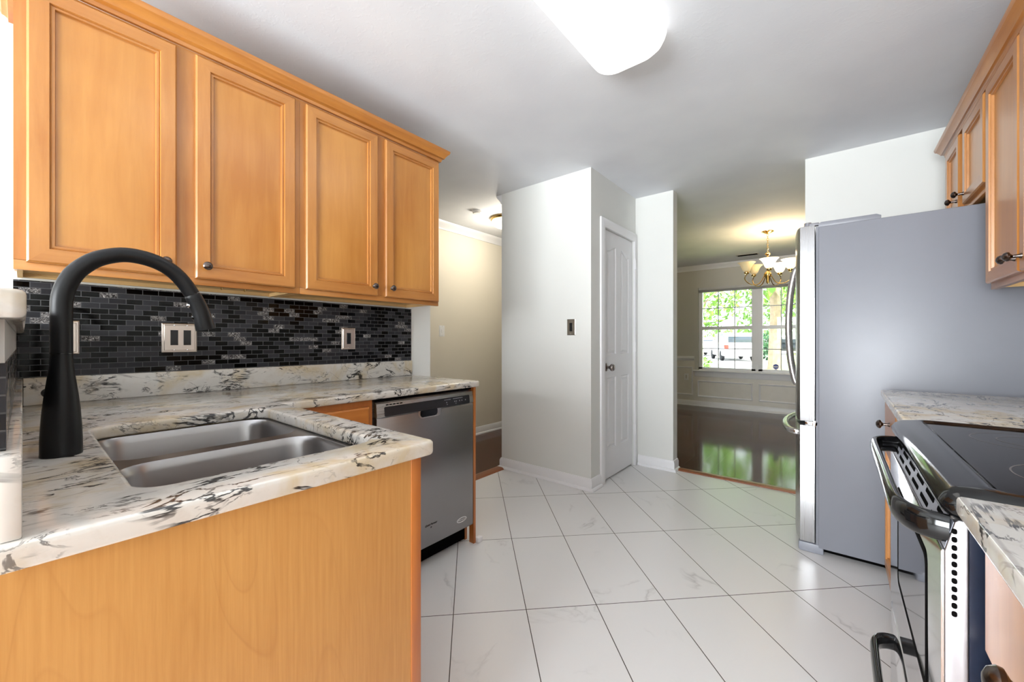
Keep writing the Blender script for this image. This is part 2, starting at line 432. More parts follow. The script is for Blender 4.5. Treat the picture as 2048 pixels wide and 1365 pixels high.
# thresholds between tile and hardwood
MTHR = wood('threshold_oak', S(150, 88, 50), S(118, 64, 36), 'y')
struct(MB().prism([(-2.35, 0), (-2.262, 0), (-2.27, .008), (-2.285, .014), (-2.335, .014), (-2.35, .01)], lambda a, b, d: Vector((a, d, b)), 1.772, 2.698).build('trim_4', MTHR))
struct(MB().prism([(3.60, 0), (3.68, 0), (3.675, .01), (3.655, .014), (3.62, .014), (3.605, .008)], lambda a, b, d: Vector((d, a, b)), -1.094, -.173).build('trim_5', MTHR))
# small white quarter-round ends at floor level
struct(MB().box(-1.573, -1.545, 1.603, 1.64, 0, .03, .006).build('trim_6', MTRIM))

# pantry door with its casing, hinges and knob
d1 = senpty('door_1', (PX1, DY1, 0))
cas = [(0, 0), (0, .012), (.02, .018), (.055, .018), (.07, .012), (.07, 0)]
mb = MB()
inner = [(DY0, 0), (DY0, DZ1), (DY1, DZ1), (DY1, 0)]
loops = []
for i, (y, z) in enumerate(inner):
    sy = -1 if i < 2 else 1; sz = 0 if i in (0, 3) else 1
    cap = .03 if sy > 0 else 1
    loops.append([Vector((PX1 + t, y + sy * o * (1 if sy < 0 else .62), z + sz * o)) for o, t in cas])
mb.loft(loops); mb.build('casing', MTRIM, d1)
# leaf
fx = mapx(PX1 - .012, 1)
def arch(y0, y1, zb, zl, zh, rise_right):
    p = [(y0, zb), (y1, zb)]; n = 10
    for i in range(n + 1):
        t = i / n; e = t * t * (3 - 2 * t)
        y = y1 + (y0 - y1) * t
        z = (zh + (zl - zh) * e) if rise_right else (zl + (zh - zl) * e)
        p.append((y, z))
    return p
def rectp(y0, y1, z0, z1): return [(y0, z0), (y1, z0), (y1, z1), (y0, z1)]
panels = [arch(3.0, 3.165, 1.02, 1.868, 1.915, True), arch(3.262, 3.428, 1.02, 1.868, 1.915, False), rectp(3.0, 3.165, .245, .832), rectp(3.262, 3.428, .245, .832)]
LY0, LY1, LZ0, LZ1 = DY0 + .004, DY1 - .004, .012, DZ1 - .004
mb = MB(); mb.plate(rectp(LY0, LY1, LZ0, LZ1), panels, lambda a, b: fx(a, b, 0))
mb.loft([rectloop(fx, LY0, LY1, LZ0, LZ1, 0), rectloop(fx, LY0, LY1, LZ0, LZ1, -.035)], False, True)
for pn in panels:
    ca = sum(p[0] for p in pn) / len(pn); ys = [p[0] for p in pn]; zs = [p[1] for p in pn]
    ca = (min(ys) + max(ys)) / 2; cb = (min(zs) + max(zs)) / 2; wa = max(ys) - min(ys); wb = max(zs) - min(zs)
    lp = []
    for ins, d in ((0, 0), (.008, -.009), (.018, -.009), (.034, -.001)):
        lp.append([fx(ca + (p[0] - ca) * (1 - 2 * ins / wa), cb + (p[1] - cb) * (1 - 2 * ins / wb), d) for p in pn])
    mb.loft(lp, False, True)
leaf = mb.build('door_panel', MDOORW, d1, 20)
mb = MB(); mb.lathe([(.001, -.004), (.033, -.004), (.034, .004), (.024, .008), (.012, .01), (.011, .03), (.02, .036), (.029, .046), (.030, .056), (.024, .066), (.001, .068)], (PX1 - .010, 2.975, .918), (1, 0, 0)); mb.build('knob', plain('knob_nickel', (.30, .265, .25, 1), .25, metal=1.0), d1)
for z in (1.828, 1.076, .324):
    mb = MB(); mb.lathe([(.008, -.045), (.008, .045)], (PX1 + .012, DY1 + .006, z), (0, 0, 1), 12); mb.box(PX1 - .002, PX1 + .014, DY1 - .003, DY1 + .03, z - .045, z + .045); mb.build('hinge', MTRIM, d1)

# ------------------------------------------------------------------ dining window, stool, wainscot, blind
def sash_window(name, x0, x1):
    e = senpty(name, ((x0 + x1) / 2, FY + .08, WZ0 + .03))
    y0, y1 = FY + .03, FY + .10
    m = MB()
    zb, zm, zt = .645, 1.35, 2.045
    m.box(x0, x0 + .055, y0, y1, zb, zt); m.box(x1 - .055, x1, y0, y1, zb, zt)
    m.box(x0, x1, y0, y1, zt - .04, zt); m.box(x0, x1, y0, y1, zb - .02, zb + .03)
    m.box(x0 + .05, x1 - .05, y0 - .006, y1 - .01, zm - .028, zm + .028)
    m.build('sash_frame', MTRIM, e)
    g = MB(); w = (x1 - x0 - .11) / 3
    for k in (1, 2): g.box(x0 + .055 + w * k - .007, x0 + .055 + w * k + .007, y0 + .03, y0 + .038, zb + .03, zt - .04)
    for z in ((zb + .03 + zm - .028) / 2, (zt - .04 + zm + .028) / 2): g.box(x0 + .055, x1 - .055, y0 + .03, y0 + .038, z - .007, z + .007)
    g.build('grille', plain('grille_' + name, S(196, 200, 200), .4), e)
    p = MB(); p.box(x0 + .05, x1 - .05, y0 + .044, y0 + .048, zb + .02, zt - .03); p.build('glass_pane', MPGLASS, e)
    return e
sash_window('window_1', -1.855, -1.005); sash_window('window_2', -.965, -.115)
struct(MB().box(-1.005, -.965, FY + .02, FY + .11, WZ0, WZ1).build('trim_7', MTRIM))
STOOL = [(0, 0), (.05, 0), (.058, .006), (.058, .014), (.05, .02), (0, .02)]
m = MB(); m.sweep([(-1.93, FY), (-.04, FY)], STOOL, .605); m.box(WX0 + .002, WX1 - .002, FY, FY + .06, .622, .628)
m.sweep([(-1.91, FY), (-.06, FY)], [(0, 0), (.012, 0), (.018, .02), (.018, .07), (.026, .09), (0, .09)], .515)
struct(m.build('trim_8', MTRIM))
CHAIR = [(0, 0), (.012, .002), (.016, .02), (.03, .035), (.034, .055), (.03, .07), (.018, .078), (0, .08)]
trim('trim_9', [(PX0, FY), (-1.92, FY)], CHAIR, .785); trim('trim_10', [(-.05, FY), (1.7, FY)], CHAIR, .785)
def picbox(name, a0, a1, b0, b1):
    fn = mapy(FY, -1); w = .026
    lp = [rectloop(fn, a0, a1, b0, b1, 0), rectloop(fn, a0, a1, b0, b1, .008), rectloop(fn, a0 + .008, a1 - .008, b0 + .008, b1 - .008, .016), rectloop(fn, a0 + w, a1 - w, b0 + w, b1 - w, .004), rectloop(fn, a0 + w, a1 - w, b0 + w, b1 - w, 0)]
    struct(MB().loft(lp, False, False).build(name, MTRIM))
picbox('trim_11', -2.27, -1.945, .18, .68); picbox('trim_12', -1.868, -1.04, .165, .447); picbox('trim_13', -.955, -.09, .165, .447); picbox('trim_14', 0, .9, .18, .68)
# wainscot paint below the chair rail
m = MB(); m.box(PX0, -1.92, FY - .003, FY, .09, .786); m.box(-1.92, -.05, FY - .003, FY, .09, .516); m.box(-.05, 1.7, FY - .003, FY, .09, .786); struct(m.build('trim_15', plain('wainscot_paint', S(226, 222, 214), .45)))
bl = thing('window_blind', 'raised pale blind stacked at the top of the dining window', 'blind', (-.985, FY + .01, 1.99))
m = MB(); m.box(-1.85, -.12, FY - .02, FY + .025, 2.005, 2.048, .004); m.build('headrail', plain('blind_white', S(206, 204, 202), .5), bl)
m = MB()
for i in range(7): m.box(-1.845, -.125, FY - .018, FY + .022, 1.966 + i * .0056, 1.969 + i * .0056)
m.build('slats', plain('blind_slats', S(186, 184, 184), .5), bl)
st = thing('window_sticker', 'small round blue sticker with white band on the lower right pane of the dining window', 'sticker', (-.735, FY + .07, .72))
m = MB(); m.lathe([(.042, 0), (.042, .002)], (-.735, FY + .0725, .725), (0, -1, 0), 8); m.build('sticker_disc', MSTICKB, st)
m = MB(); m.box(-.775, -.695, FY + .0695, FY + .0703, .714, .732); m.build('band', MINKW, st)
m = MB(); m.box(-.755, -.715, FY + .0695, FY + .0703, .674, .684); m.build('caption_strip', plain('sticker_pale', S(180, 190, 220), .4), st)

# ------------------------------------------------------------------ doors and cabinets
def knob(parent, pos, axis, L=.026, r=.0155, mat=MBRONZE):
    k = L / .026
    m = MB(); m.lathe([(.0001, -.002), (.009, -.002), (.0085, .003), (.005, .006 * k), (.0055, .010 * k), (.0045, .013 * k), (.009, .016 * k), (r * .95, .0185 * k), (r, .021 * k + .001), (r * .8, .0255 * k), (r * .4, .028 * k), (.0001, .0285 * k)], pos, axis, 20)
    return m.build('knob', mat, parent)
def shaker(name, parent, x0, sgn, a0, a1, b0, b1, th=.02, fw=.057, flat=False):
    """framed door on a plane x = x0, facing sgn"""
    fn = mapx(x0, sgn)
    spec = [(0, 0), (0, th - .005), (.005, th), (fw - .013, th), (fw - .011, th - .0065), (fw - .008, th - .005), (fw - .002, th - .005), (fw, th - .013), (fw + .005, th - .0125)]
    if flat: spec = [(0, 0), (0, th - .004), (.004, th), (.03, th), (.034, th - .004), (.036, th - .004)]
    lp = [rectloop(fn, a0 + i, a1 - i, b0 + i, b1 - i, d) for i, d in spec]
    m = MB(); m.loft(lp, True, True, lambda i, j: 2 if i in (-1, len(lp) - 1) else (1 if j in (0, 2) else 0))
    return m.build(name, [MFRAME, MRAIL, MPANEL], parent, 12)

def upper(label, y0, y1, doors, knobs, xb, xf, sgn, z0, z1, loc, Lk=.026, dz=(.023, .013), group=None, plinth=True):
    t = thing('upper_cabinet', label, 'cabinet', loc, group)
    a, b = min(xb, xf), max(xb, xf)
    m = MB(); m.box(a, b, y0, y1, z0 + .028, z1); m.build('carcass', MFRAME, t)
    m = MB(); f0 = xf - sgn * .019
    m.box(min(f0, xf), max(f0, xf), y0, y1, z0, z0 + .03, .001); m.build('bottom_rail', MRAIL, t)
    m = MB(); m.box(a + .004, b - .02, y0 + .006, y0 + .018, z0 + .006, z0 + .028); m.box(a + .004, b - .02, y1 - .018, y1 - .006, z0 + .006, z0 + .028)
    m.box(min(xb, xb + sgn * .02), max(xb, xb + sgn * .02), y0 + .018, y1 - .018, z0 + .008, z0 + .028); m.build('underside_rails', MPLY, t)
    m = MB(); m.box(a + .02, b - .02, y0 + .018, y1 - .018, z0 + .022, z0 + .0279); m.build('underside_panel', MPLY, t)
    for (d0, d1_), ky in zip(doors, knobs):
        d = shaker('door', t, xf, sgn, d0, d1_, z0 + dz[0], z1 - dz[1])
        knob(d, (xf + sgn * .019, ky, z0 + dz[0] + .047), (sgn, 0, 0), Lk)
    return t
XL = -2.165; XF = -1.853
upper('left pair of honey maple doors on the dark tiled wall, above the faucet', -.017, .778, [(.007, .35), (.404, .755)], [.318, .436], XL, XF, 1, 1.34, 2.205, (XL, .38, 1.34))
upper('right pair of narrower honey maple doors on the dark tiled wall, above the single outlet', .779, 1.577, [(.80, 1.16), (1.205, 1.567)], [1.135, 1.24], XL, XF, 1, 1.34, 2.205, (XL, 1.18, 1.34))
CCR = [(0, 0), (.012, 0), (.014, .012), (.02, .017), (.026, .019), (.03, .028), (.04, .042), (.046, .046), (.05, .056), (.05, .064), (0, .064)]
m = MB(); m.sweep([(XL, -.018), (XF, -.018), (XF, 1.578), (XL, 1.578)][::-1], [(-o, z) for o, z in CCR][::-1], 2.206)
cm = m.build('crown_molding', MCROWN, None, 30)
tag(cm, 'honey maple crown moulding along the top of the left wall cabinets', 'crown moulding')
# right wall
RF = .492
upper('tall maple wall cabinet on the right, hanging beside the refrigerator', 1.72, 2.50, [(2.106, 2.478), (1.74, 2.092)], [2.13, 2.066], .80, RF, -1, 1.34, 2.173, (.80, 2.1, 1.34), .04)
upper('short maple wall cabinet hanging over the refrigerator', 2.501, 3.30, [(2.512, 2.862), (2.944, 3.246)], [2.885 - .05, 2.975], .80, RF, -1, 1.765, 2.173, (.80, 2.9, 1.765), .04)
m = MB(); m.sweep([(.80, 1.719), (RF, 1.719), (RF, 3.301), (.80, 3.301)], [(-o, z) for o, z in CCR], 2.174)
cm = m.build('crown_molding', MCROWN, None, 30)
tag(cm, 'maple crown moulding along the top of the right wall cabinets', 'crown moulding')
# cup hooks under the left uppers
for i, y in enumerate((.512, .594)):
    m = MB(); z = 1.362
    pts = [(-1.95, y, z), (-1.95, y, z - .014)] + [(-1.95 + .008 - .008 * math.cos(a), y, z - .014 - .009 * math.sin(a)) for a in [j * math.pi / 7 for j in range(1, 8)]]
    m.tube(pts, .0014, 8); h = m.build('cup_hook', MBRASS)
    tag(h, ['small cup hook under the left wall cabinets, nearer the faucet', 'small cup hook under the left wall cabinets, further from the faucet'][i], 'hook', 'cup hooks under the left cabinets')

# ------------------------------------------------------------------ left base units
CT, CB = .908, .876
t = thing('sink_base_cabinet', 'maple peninsula cabinet under the sink, its plain end panel facing the camera', 'cabinet', (-1.1, .27, 0))
m = MB(); m.box(-1.55, -.745, -.02, .54, .10, .66); m.box(-1.55, -1.49, -.02, .54, .66, CB); m.box(-.79, -.745, -.02, .54, .66, CB); m.box(-1.49, -.79, -.02, .09, .66, CB); m.box(-1.49, -.79, .52, .54, .66, CB); m.build('carcass', MPLY, t)
m = MB(); m.box(-.745, -.725, -.15, .5385, 0, CB - .001); m.build('end_panel', MENDP, t)
m = MB(); m.box(-.748, -.723, .539, .565, .10, CB - .001, .001); m.box(-1.55, -.748, .545, .565, .10, .14); m.box(-1.55, -.748, .545, .565, .84, CB - .001); m.build('face_frame', MSTILE, t)
for a0, a1 in ((-1.53, -1.15), (-1.13, -.76)):
    fn = mapy(.565, 1); spec = [(0, 0), (0, .015), (.005, .02), (.045, .02), (.055, .01)]
    m = MB(); m.loft([rectloop(fn, a0 + i, a1 - i, .15 + i, .68 - i, d) for i, d in spec], True, True); d = m.build('door', MPANEL, t)
    knob(d, (a1 - .03 if a0 < -1.3 else a0 + .03, .584, .64), (0, 1, 0))
    m = MB(); m.loft([rectloop(fn, a0 + i, a1 - i, .70 + i, .83 - i, d) for i, d in spec[:3] + [(.02, .02)]], True, True); m.build('drawer_front', MPANEL, t)
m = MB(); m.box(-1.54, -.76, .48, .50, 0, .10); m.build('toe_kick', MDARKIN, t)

t = thing('corner_base_cabinet', 'maple corner base cabinet left of the dishwasher, under the tiled wall', 'cabinet', (-1.86, .48, 0))
m = MB(); m.box(XL, -1.58, .0, .955, .10, CB); m.build('carcass', MPLY, t)
m = MB(); m.box(-1.58, -1.561, .60, .62, .10, CB - .001); m.box(-1.58, -1.561, .925, .957, .10, CB - .001); m.box(-1.58, -1.561, .62, .925, .84, CB - .001); m.box(-1.58, -1.561, .62, .925, .10, .13); m.build('face_frame', MSTILE, t)
MDRW = wood('maple_drawer', S(196, 122, 54), S(176, 102, 40), 'y', .3)
fn = mapx(-1.561, 1)
m = MB(); m.loft([rectloop(fn, .615 + i, .936 - i, .69 + i, .848 - i, d) for i, d in ((0, 0), (0, .013), (.006, .019), (.012, .019))]); m.build('drawer_front', MDRW, t)
m = MB(); m.loft([rectloop(fn, .615 + i, .936 - i, .12 + i, .665 - i, d) for i, d in ((0, 0), (0, .013), (.006, .019), (.05, .019), (.056, .010))]); m.build('door', MDRW, t)
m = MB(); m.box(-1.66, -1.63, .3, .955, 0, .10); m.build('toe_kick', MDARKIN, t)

ep = MB(); ep.prism([(XL, 0), (-1.635, 0), (-1.635, .10), (-1.566, .10), (-1.566, CB - .001), (XL, CB - .001)], lambda a, b, d: Vector((a, d, b)), 1.586, 1.6025)
ep.box(-1.60, -1.566, 1.586, 1.6025, 0, .101)
ep = ep.build('dishwasher_end_panel', MSTILE); tag(ep, 'thin upright maple end panel to the right of the dishwasher', 'panel')

# dishwasher
t = thing('dishwasher', 'stainless steel dishwasher with black control strip under the granite counter', 'dishwasher', (-1.85, 1.28, 0))
m = MB(); m.box(-2.13, -1.605, .975, 1.580, .109, .862); m.build('tub', plain('tub_grey', S(92, 88, 88), .5), t)
DX = -1.566; fn = mapx(DX, 1)
m = MB(); ya, yb = .983, 1.582
m.prism([(-1.604, 0), (DX - .006, 0), (DX, .006), (DX, .094 - .002), (DX, .675)] if False else [(-1.604, .11), (DX - .004, .11), (DX, .116), (DX, .782), (DX - .003, .786), (-1.604, .786)], lambda a, b, d: Vector((a, d, b)), ya, yb, .002)
door = m.build('door', MSSD, t)
# pocket handle in the door
m = MB(); pk = rrect(1.208, 1.352, .752, .806, .022, 6); 
m.loft([[fn(p[0], p[1], .0012) for p in pk], [fn(1.28 + (p[0] - 1.28) * .94, .779 + (p[1] - .779) * .86, .0016) for p in pk]], True, False)
m.build('handle_rim_highlight', MSSL, door)
m = MB(); m.loft([[fn(1.272 + (p[0] - 1.28) * .74, .777 + (p[1] - .779) * .74, .0022) for p in pk], [fn(1.272 + (p[0] - 1.28) * .74, .777 + (p[1] - .779) * .74, .0024) for p in pk]]); m.build('handle_pocket', MBLACKG, door)  # pocket sits off-centre, so the wider right rim imitates a highlight
m = MB(); m.prism([(-1.604, .788), (DX - .001, .788), (DX + .002, .792), (DX - .004, .850), (DX - .012, .857), (-1.604, .857)], lambda a, b, d: Vector((a, d, b)), ya, yb, .0015)
fas = m.build('control_fascia', MSS, t)
def fxp(y, z, d=0): return Vector((DX + .002 - (z - .792) * .103 + d, y, z))
m = MB(); cp = rrect(1.021, 1.553, .790, .834, .006, 3); m.loft([[fxp(a, b, .0004) for a, b in cp], [fxp(a, b, .0014) for a, b in cp]]); m.build('control_strip', plain('control_black', S(34, 33, 36), .3), fas)
m = MB()
for i in range(5):
    y0 = 1.030 + i * .0185; m.loft([[fxp(a, b, .0006) for a, b in rectp(y0, y0 + .014, .8395, .8445)], [fxp(a, b, .001) for a, b in rectp(y0, y0 + .014, .8395, .8445)]])
m.build('vent_slots', MDARKIN, fas)
m = MB()
def dash(y0, y1, z0, z1): m.loft([[fxp(a, b, .0015) for a, b in rectp(y0, y1, z0, z1)], [fxp(a, b, .0018) for a, b in rectp(y0, y1, z0, z1)]])
for i in range(5): dash(1.372 + i * .009, 1.379 + i * .009, .823, .8265)
for i in range(7): dash(1.432 + i * .010, 1.440 + i * .010, .8235, .8275)
for y in (1.384, 1.44, 1.4515, 1.475, 1.492, 1.518): dash(y, y + .006, .808, .814)
for y in (1.386, 1.447): dash(y, y + .008, .799, .802)
m.build('control_marks', plain('control_marks', S(150, 150, 156), .4), fas)
m = MB(); cy, cz = 1.495, .166
el = [(cy + .036 * math.cos(a), cz + .0135 * math.sin(a)) for a in [i * math.pi / 16 for i in range(32)]]
el2 = [(cy + .031 * math.cos(a), cz + .0095 * math.sin(a)) for a in [i * math.pi / 16 for i in range(32)]]
m.loft([[fn(a, b, .0001) for a, b in el], [fn(a, b, .001) for a, b in el], [fn(a, b, .001) for a, b in el2], [fn(a, b, .0001) for a, b in el2]], False, False); m.build('oval_badge', MINKW, door)
RX = Matrix(((0, 0, 1, 0), (1, 0, 0, 0), (0, 1, 0, 0), (0, 0, 0, 1)))
text_mesh('badge_lettering', 'Whirlpool', .0135, MINKW, door, Matrix.Translation((DX + .0006, cy, cz - .004)) @ RX)
text_mesh('script_lettering', 'Quiet Partner', .0135, MINK, door, Matrix.Translation((DX + .0006, 1.285, .212)) @ RX, .35)
text_mesh('script_lettering', 'III', .011, MINK, door, Matrix.Translation((DX + .0006, 1.285, .198)) @ RX, .2)
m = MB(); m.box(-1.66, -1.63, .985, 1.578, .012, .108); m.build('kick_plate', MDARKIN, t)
m = MB(); m.box(-1.63, -1.58, .983, 1.580, .862, .8745); m.build('gap_shade_strip', MDARKIN, t)  # near-black strip standing in for the shade in the gap above the dishwasher

# ------------------------------------------------------------------ granite tops
def slab_top(name, outer, holes, z0, z1, bev=.008):
    m = MB(); fs = m.plate(outer, holes, lambda a, b: Vector((a, b, z1)))
    bmesh.ops.recalc_face_normals(m.bm, faces=m.bm.faces)
    r = bmesh.ops.extrude_face_region(m.bm, geom=fs)
    bmesh.ops.translate(m.bm, verts=[g for g in r['geom'] if isinstance(g, bmesh.types.BMVert)], vec=(0, 0, z0 - z1))
    bmesh.ops.recalc_face_normals(m.bm, faces=m.bm.faces); m.bm.normal_update()
    es = [e for e in m.bm.edges if len(e.link_faces) == 2 and abs(e.verts[0].co.z - e.verts[1].co.z) < 1e-5 and e.link_faces[0].normal.angle(e.link_faces[1].normal) > 1.0]
    bmesh.ops.bevel(m.bm, geom=es, offset=bev, segments=3, profile=.5, affect='EDGES')
    return m.build(name, MGRAN, None, 40)
def arc(cx, cy, r, a0, a1, n=5): return [(cx + r * math.cos(math.radians(a0 + (a1 - a0) * i / n)), cy + r * math.sin(math.radians(a0 + (a1 - a0) * i / n))) for i in range(n + 1)]
SX0, SX1, SY0, SY1 = -1.478, -.805, .108, .503
outer = [(XL + .001, -.022), (-.695, -.022)] + arc(-.715, .567, .02, 0, 90) + [(-1.537, .587)] + arc(-1.557, 1.592, .02, 0, 90) + [(XL + .001, 1.612)]
ct = slab_top('countertop', outer, [rrect(SX0, SX1, SY0, SY1, .045, 6)], CB, CT)
tag(ct, 'L-shaped white granite countertop with black veins, cut out around the sink', 'countertop')
m = MB(); m.box(XL + .001, XL + .021, .001, 1.606, CT, 1.003, .003); o = m.build('granite_upstand', MGRAN); tag(o, 'long low granite upstand under the dark mosaic tiles on the left wall', 'backsplash')
m = MB(); m.box(XL + .001, -.706, -.021, 0, CT, 1.003, .003); o = m.build('granite_upstand', MGRAN); tag(o, 'granite upstand along the raised bar, at the left edge behind the faucet', 'backsplash')
o = slab_top('bar_countertop', [(XL + .001, -.42), (-.712, -.42)] + arc(-.712, -.009, .012, 0, 90) + [(XL + .001, .003)], [], 1.156, 1.188, .006)
tag(o, 'raised granite bar ledge at the far left edge, above the counter', 'countertop')
m = MB(); m.box(XL + .001, XL + .010, -.02, 1.605, 1.0035, 1.339); o = m.build('mosaic_backsplash', MMOSY); tag(o, 'black and charcoal glass mosaic tile backsplash under the left wall cabinets', 'backsplash')
m = MB(); m.box(XL + .011, -.745, -.0235, -.012, 1.0035, 1.104); o = m.build('mosaic_backsplash', MMOSX); tag(o, 'narrow strip of dark mosaic tile under the raised bar at the left edge', 'backsplash')
struct(MB().box(XL + .011, -.745, -.0235, -.013, 1.1045, 1.1555).build('trim_16', MGREYP))

# ------------------------------------------------------------------ sink and faucet
t = thing('kitchen_sink', 'double bowl stainless steel sink set under the granite counter', 'sink', (-1.14, .305, .69))
bowls = [(-1.472, -1.168, .112, .498), (-1.122, -.811, .112, .498)]
zr = CB - .001
m = MB(); m.plate(rrect(-1.486, -.797, .094, .517, .03, 4), [rrect(*b, .06, 6) for b in bowls], lambda a, b: Vector((a, b, zr))); m.build('rim', MSINK, t)
for b in bowls:
    lp = []
    for ins, z, r in ((0, zr, .06), (.002, zr - .004, .06), (.006, zr - .02, .06), (.012, .73, .055), (.02, .706, .05), (.035, .693, .045), (.06, .688, .03)):
        lp.append([Vector((p[0], p[1], z)) for p in rrect(b[0] + ins, b[1] - ins, b[2] + ins, b[3] - ins, r, 6)])
    m = MB(); m.loft(lp, False, True); bo = m.build('bowl', MSINK, t, 50)
    m = MB(); m.lathe([(.045, 0), (.044, .003), (.03, .002), (.028, -.001), (.001, -.001)], ((b[0] + b[1]) / 2, (b[2] + b[3]) / 2, .6885), (0, 0, 1), 24, False); m.build('drain', MCHROME, bo)
fxx, fyy = -1.17, .048
t = thing('kitchen_faucet', 'tall matte black gooseneck faucet with pull-down spray head', 'faucet', (fxx, fyy, CT))
m = MB(); m.lathe([(.0285, 0), (.029, .003), (.0287, .006), (.0285, .03), (.0277, .055), (.0255, .09), (.0225, .12), (.0190, .15), (.0162, .175), (.0152, .194), (.0150, .197)], (fxx, fyy, CT), (0, 0, 1), 40); m.build('body', MBLACKM, t)
path = [(fyy, 1.105), (fyy, 1.145), (fyy, 1.19), (fyy + .001, 1.215), (.0545, 1.24), (.067, 1.2675), (.0895, 1.2925), (.113, 1.306), (.139, 1.313), (.168, 1.311), (.195, 1.302), (.218, 1.286), (.237, 1.263), (.2505, 1.239)]
def smooth_path(p, n=4):
    out = []
    for i in range(len(p) - 1):
        a = p[max(0, i - 1)]; b = p[i]; c = p[i + 1]; d = p[min(len(p) - 1, i + 2)]
        for k in range(n):
            q = k / n
            out.append(tuple(.5 * (2 * b[j] + (c[j] - a[j]) * q + (2 * a[j] - 5 * b[j] + 4 * c[j] - d[j]) * q * q + (3 * b[j] - a[j] - 3 * c[j] + d[j]) * q ** 3) for j in range(len(b))))
    return out + [p[-1]]
sp = smooth_path(path); m = MB(); m.tube([(fxx, a, b) for a, b in sp], .0155, 24); m.build('gooseneck', MBLACKM, t, 60)
hd = smooth_path([(.2508, 1.2385), (.2585, 1.222), (.2665, 1.2), (.272, 1.178), (.2765, 1.157)], 4)
m = MB(); m.tube([(fxx, a, b) for a, b in hd], [.0148] + [.0160 + .0030 * i / (len(hd) - 2) for i in range(len(hd) - 1)], 24); h = m.build('spray_head', MBLACKM, t, 60)
for z, y, mt in ((1.213, .2465, MCHROME), (1.186, .2555, MBLACKG)):
    m = MB(); m.lathe([(.0055, 0), (.0055, .004), (.003, .006), (.0001, .006)], (fxx, y, z), (0, -.94, -.33), 14); m.build('spray_button', mt, h)
m = MB(); m.lathe([(.0158, 0), (.0158, .0012)], (fxx, fyy, CT + .1972), (0, 0, 1), 32); m.build('collar_ring', MBLACKG, t)
m = MB(); m.lathe([(.009, -.008), (.009, .026), (.007, .030), (.0001, .031)], (fxx - .008, fyy - .0155, 1.028), (-1, -.05, 0), 16); m.tube([(fxx - .034, fyy - .0155, 1.028), (fxx - .05, fyy - .012, 1.03), (fxx - .095, fyy - .008, 1.034)], [.004, .0045, .004], 10); m.build('lever', MBLACKM, t)

# ------------------------------------------------------------------ wall plates
def plate(name, label, fn, a0, a1, b0, b1, slots, metal=MNICK, cat='wall plate', insert=MBLACKG, loc=None, th=.007, group=None):
    c = fn((a0 + a1) / 2, (b0 + b1) / 2, 0)
    t = thing(name, label, cat, c, group)
    w = min(a1 - a0, b1 - b0); s_ = .012
    spec = [(0, 0), (0, .003), (s_ * .3, th * .65), (s_ * .6, th * .65), (s_ * .75, th), (s_, th)]
    m = MB(); m.loft([rectloop(fn, a0 + i, a1 - i, b0 + i, b1 - i, d) for i, d in spec]); m.build('plate', metal, t, 15)
    for (p0, p1, q0, q1) in slots:
        m = MB(); m.loft([rectloop(fn, p0, p1, q0, q1, th - .001), rectloop(fn, p0 + .001, p1 - .001, q0 + .001, q1 - .001, th + .0022)]); m.build('insert', insert, t)
        for z in (b0 + .009, b1 - .009):
            m = MB(); m.lathe([(.003, 0), (.0028, .0012), (.0001, .0014)], fn((p0 + p1) / 2, z, th), fn(0, 0, 1) - fn(0, 0, 0), 10); m.build('screw', MCHROME, t)
    return t
fl = mapx(XL + .0101, 1)
plate('switch_plate', 'nickel double switch plate with two black rockers on the mosaic tile', fl, .361, .478, 1.083, 1.204, [(.388, .414, 1.112, 1.176), (.431, .457, 1.112, 1.176)])
plate('outlet_plate', 'nickel single outlet plate at the right end of the mosaic tile', fl, 1.130, 1.211, 1.083, 1.204, [(1.158, 1.183, 1.112, 1.176)], cat='outlet')
plate('outlet_plate', 'nickel plate half hidden behind the faucet on the mosaic tile', fl, .064, .1315, 1.083, 1.204, [(.085, .110, 1.112, 1.176)], metal=MNICK, insert=MNICK, cat='outlet')
plate('switch_plate', 'small nickel plate with a black switch on the white pantry wall', mapy(PY0, -1), -1.636, -1.564, 1.176, 1.300, [(-1.613, -1.587, 1.205, 1.271)], metal=plain('antique_nickel', (.36, .32, .27, 1), .3, metal=1.0))
plate('switch_plate', 'white switch plate on the hall wall', mapx(-3.36, 1), 2.87, 2.945, 1.18, 1.30, [(2.90, 2.915, 1.222, 1.258)], metal=MPLAST, insert=MPLAST, th=.005)
plate('outlet_plate', 'white outlet inside the wainscot box left of the dining window', mapy(FY - .003, -1), -2.09, -2.02, .44, .555, [(-2.07, -2.04, .465, .53)], metal=MPLAST, insert=plain('ivory_plastic', S(206, 204, 198), .4), cat='outlet', th=.005)

# ------------------------------------------------------------------ ceiling lights
t = thing('ceiling_light', 'long white fluorescent ceiling light with rounded acrylic cover in the kitchen', 'ceiling light', (-.70, 1.06, H))
m = MB(); lp = []
for ins, z, r in ((.0, H, .055), (0, 2.425, .055), (.004, 2.40, .06), (.012, 2.37, .07), (.028, 2.348, .075), (.05, 2.340, .07), (.09, 2.338, .05)):
    lp.append([Vector((p[0], p[1], z)) for p in rrect(-.865 + ins, -.545 - ins, .45 + ins, 1.735 - ins, r, 7)])
m.loft(lp); m.build('diffuser', MLIT, t, 60)
t = thing('hall_light', 'small brass and glass flush light on the hall ceiling beside the pantry', 'ceiling light', (-2.70, 3.24, H))
hx, hy = -2.735, 3.24
m = MB(); m.lathe([(.15, -.001), (.155, -.012), (.15, -.028), (.14, -.034)], (hx, hy, H), (0, 0, 1), 32); m.build('base', MBRASS, t)
m = MB(); m.lathe([(.138, -.034), (.136, -.055), (.12, -.078), (.09, -.096), (.05, -.106), (.0001, -.109)], (hx, hy, H), (0, 0, 1), 32); m.build('glass_dome', MHALLLIT, t)
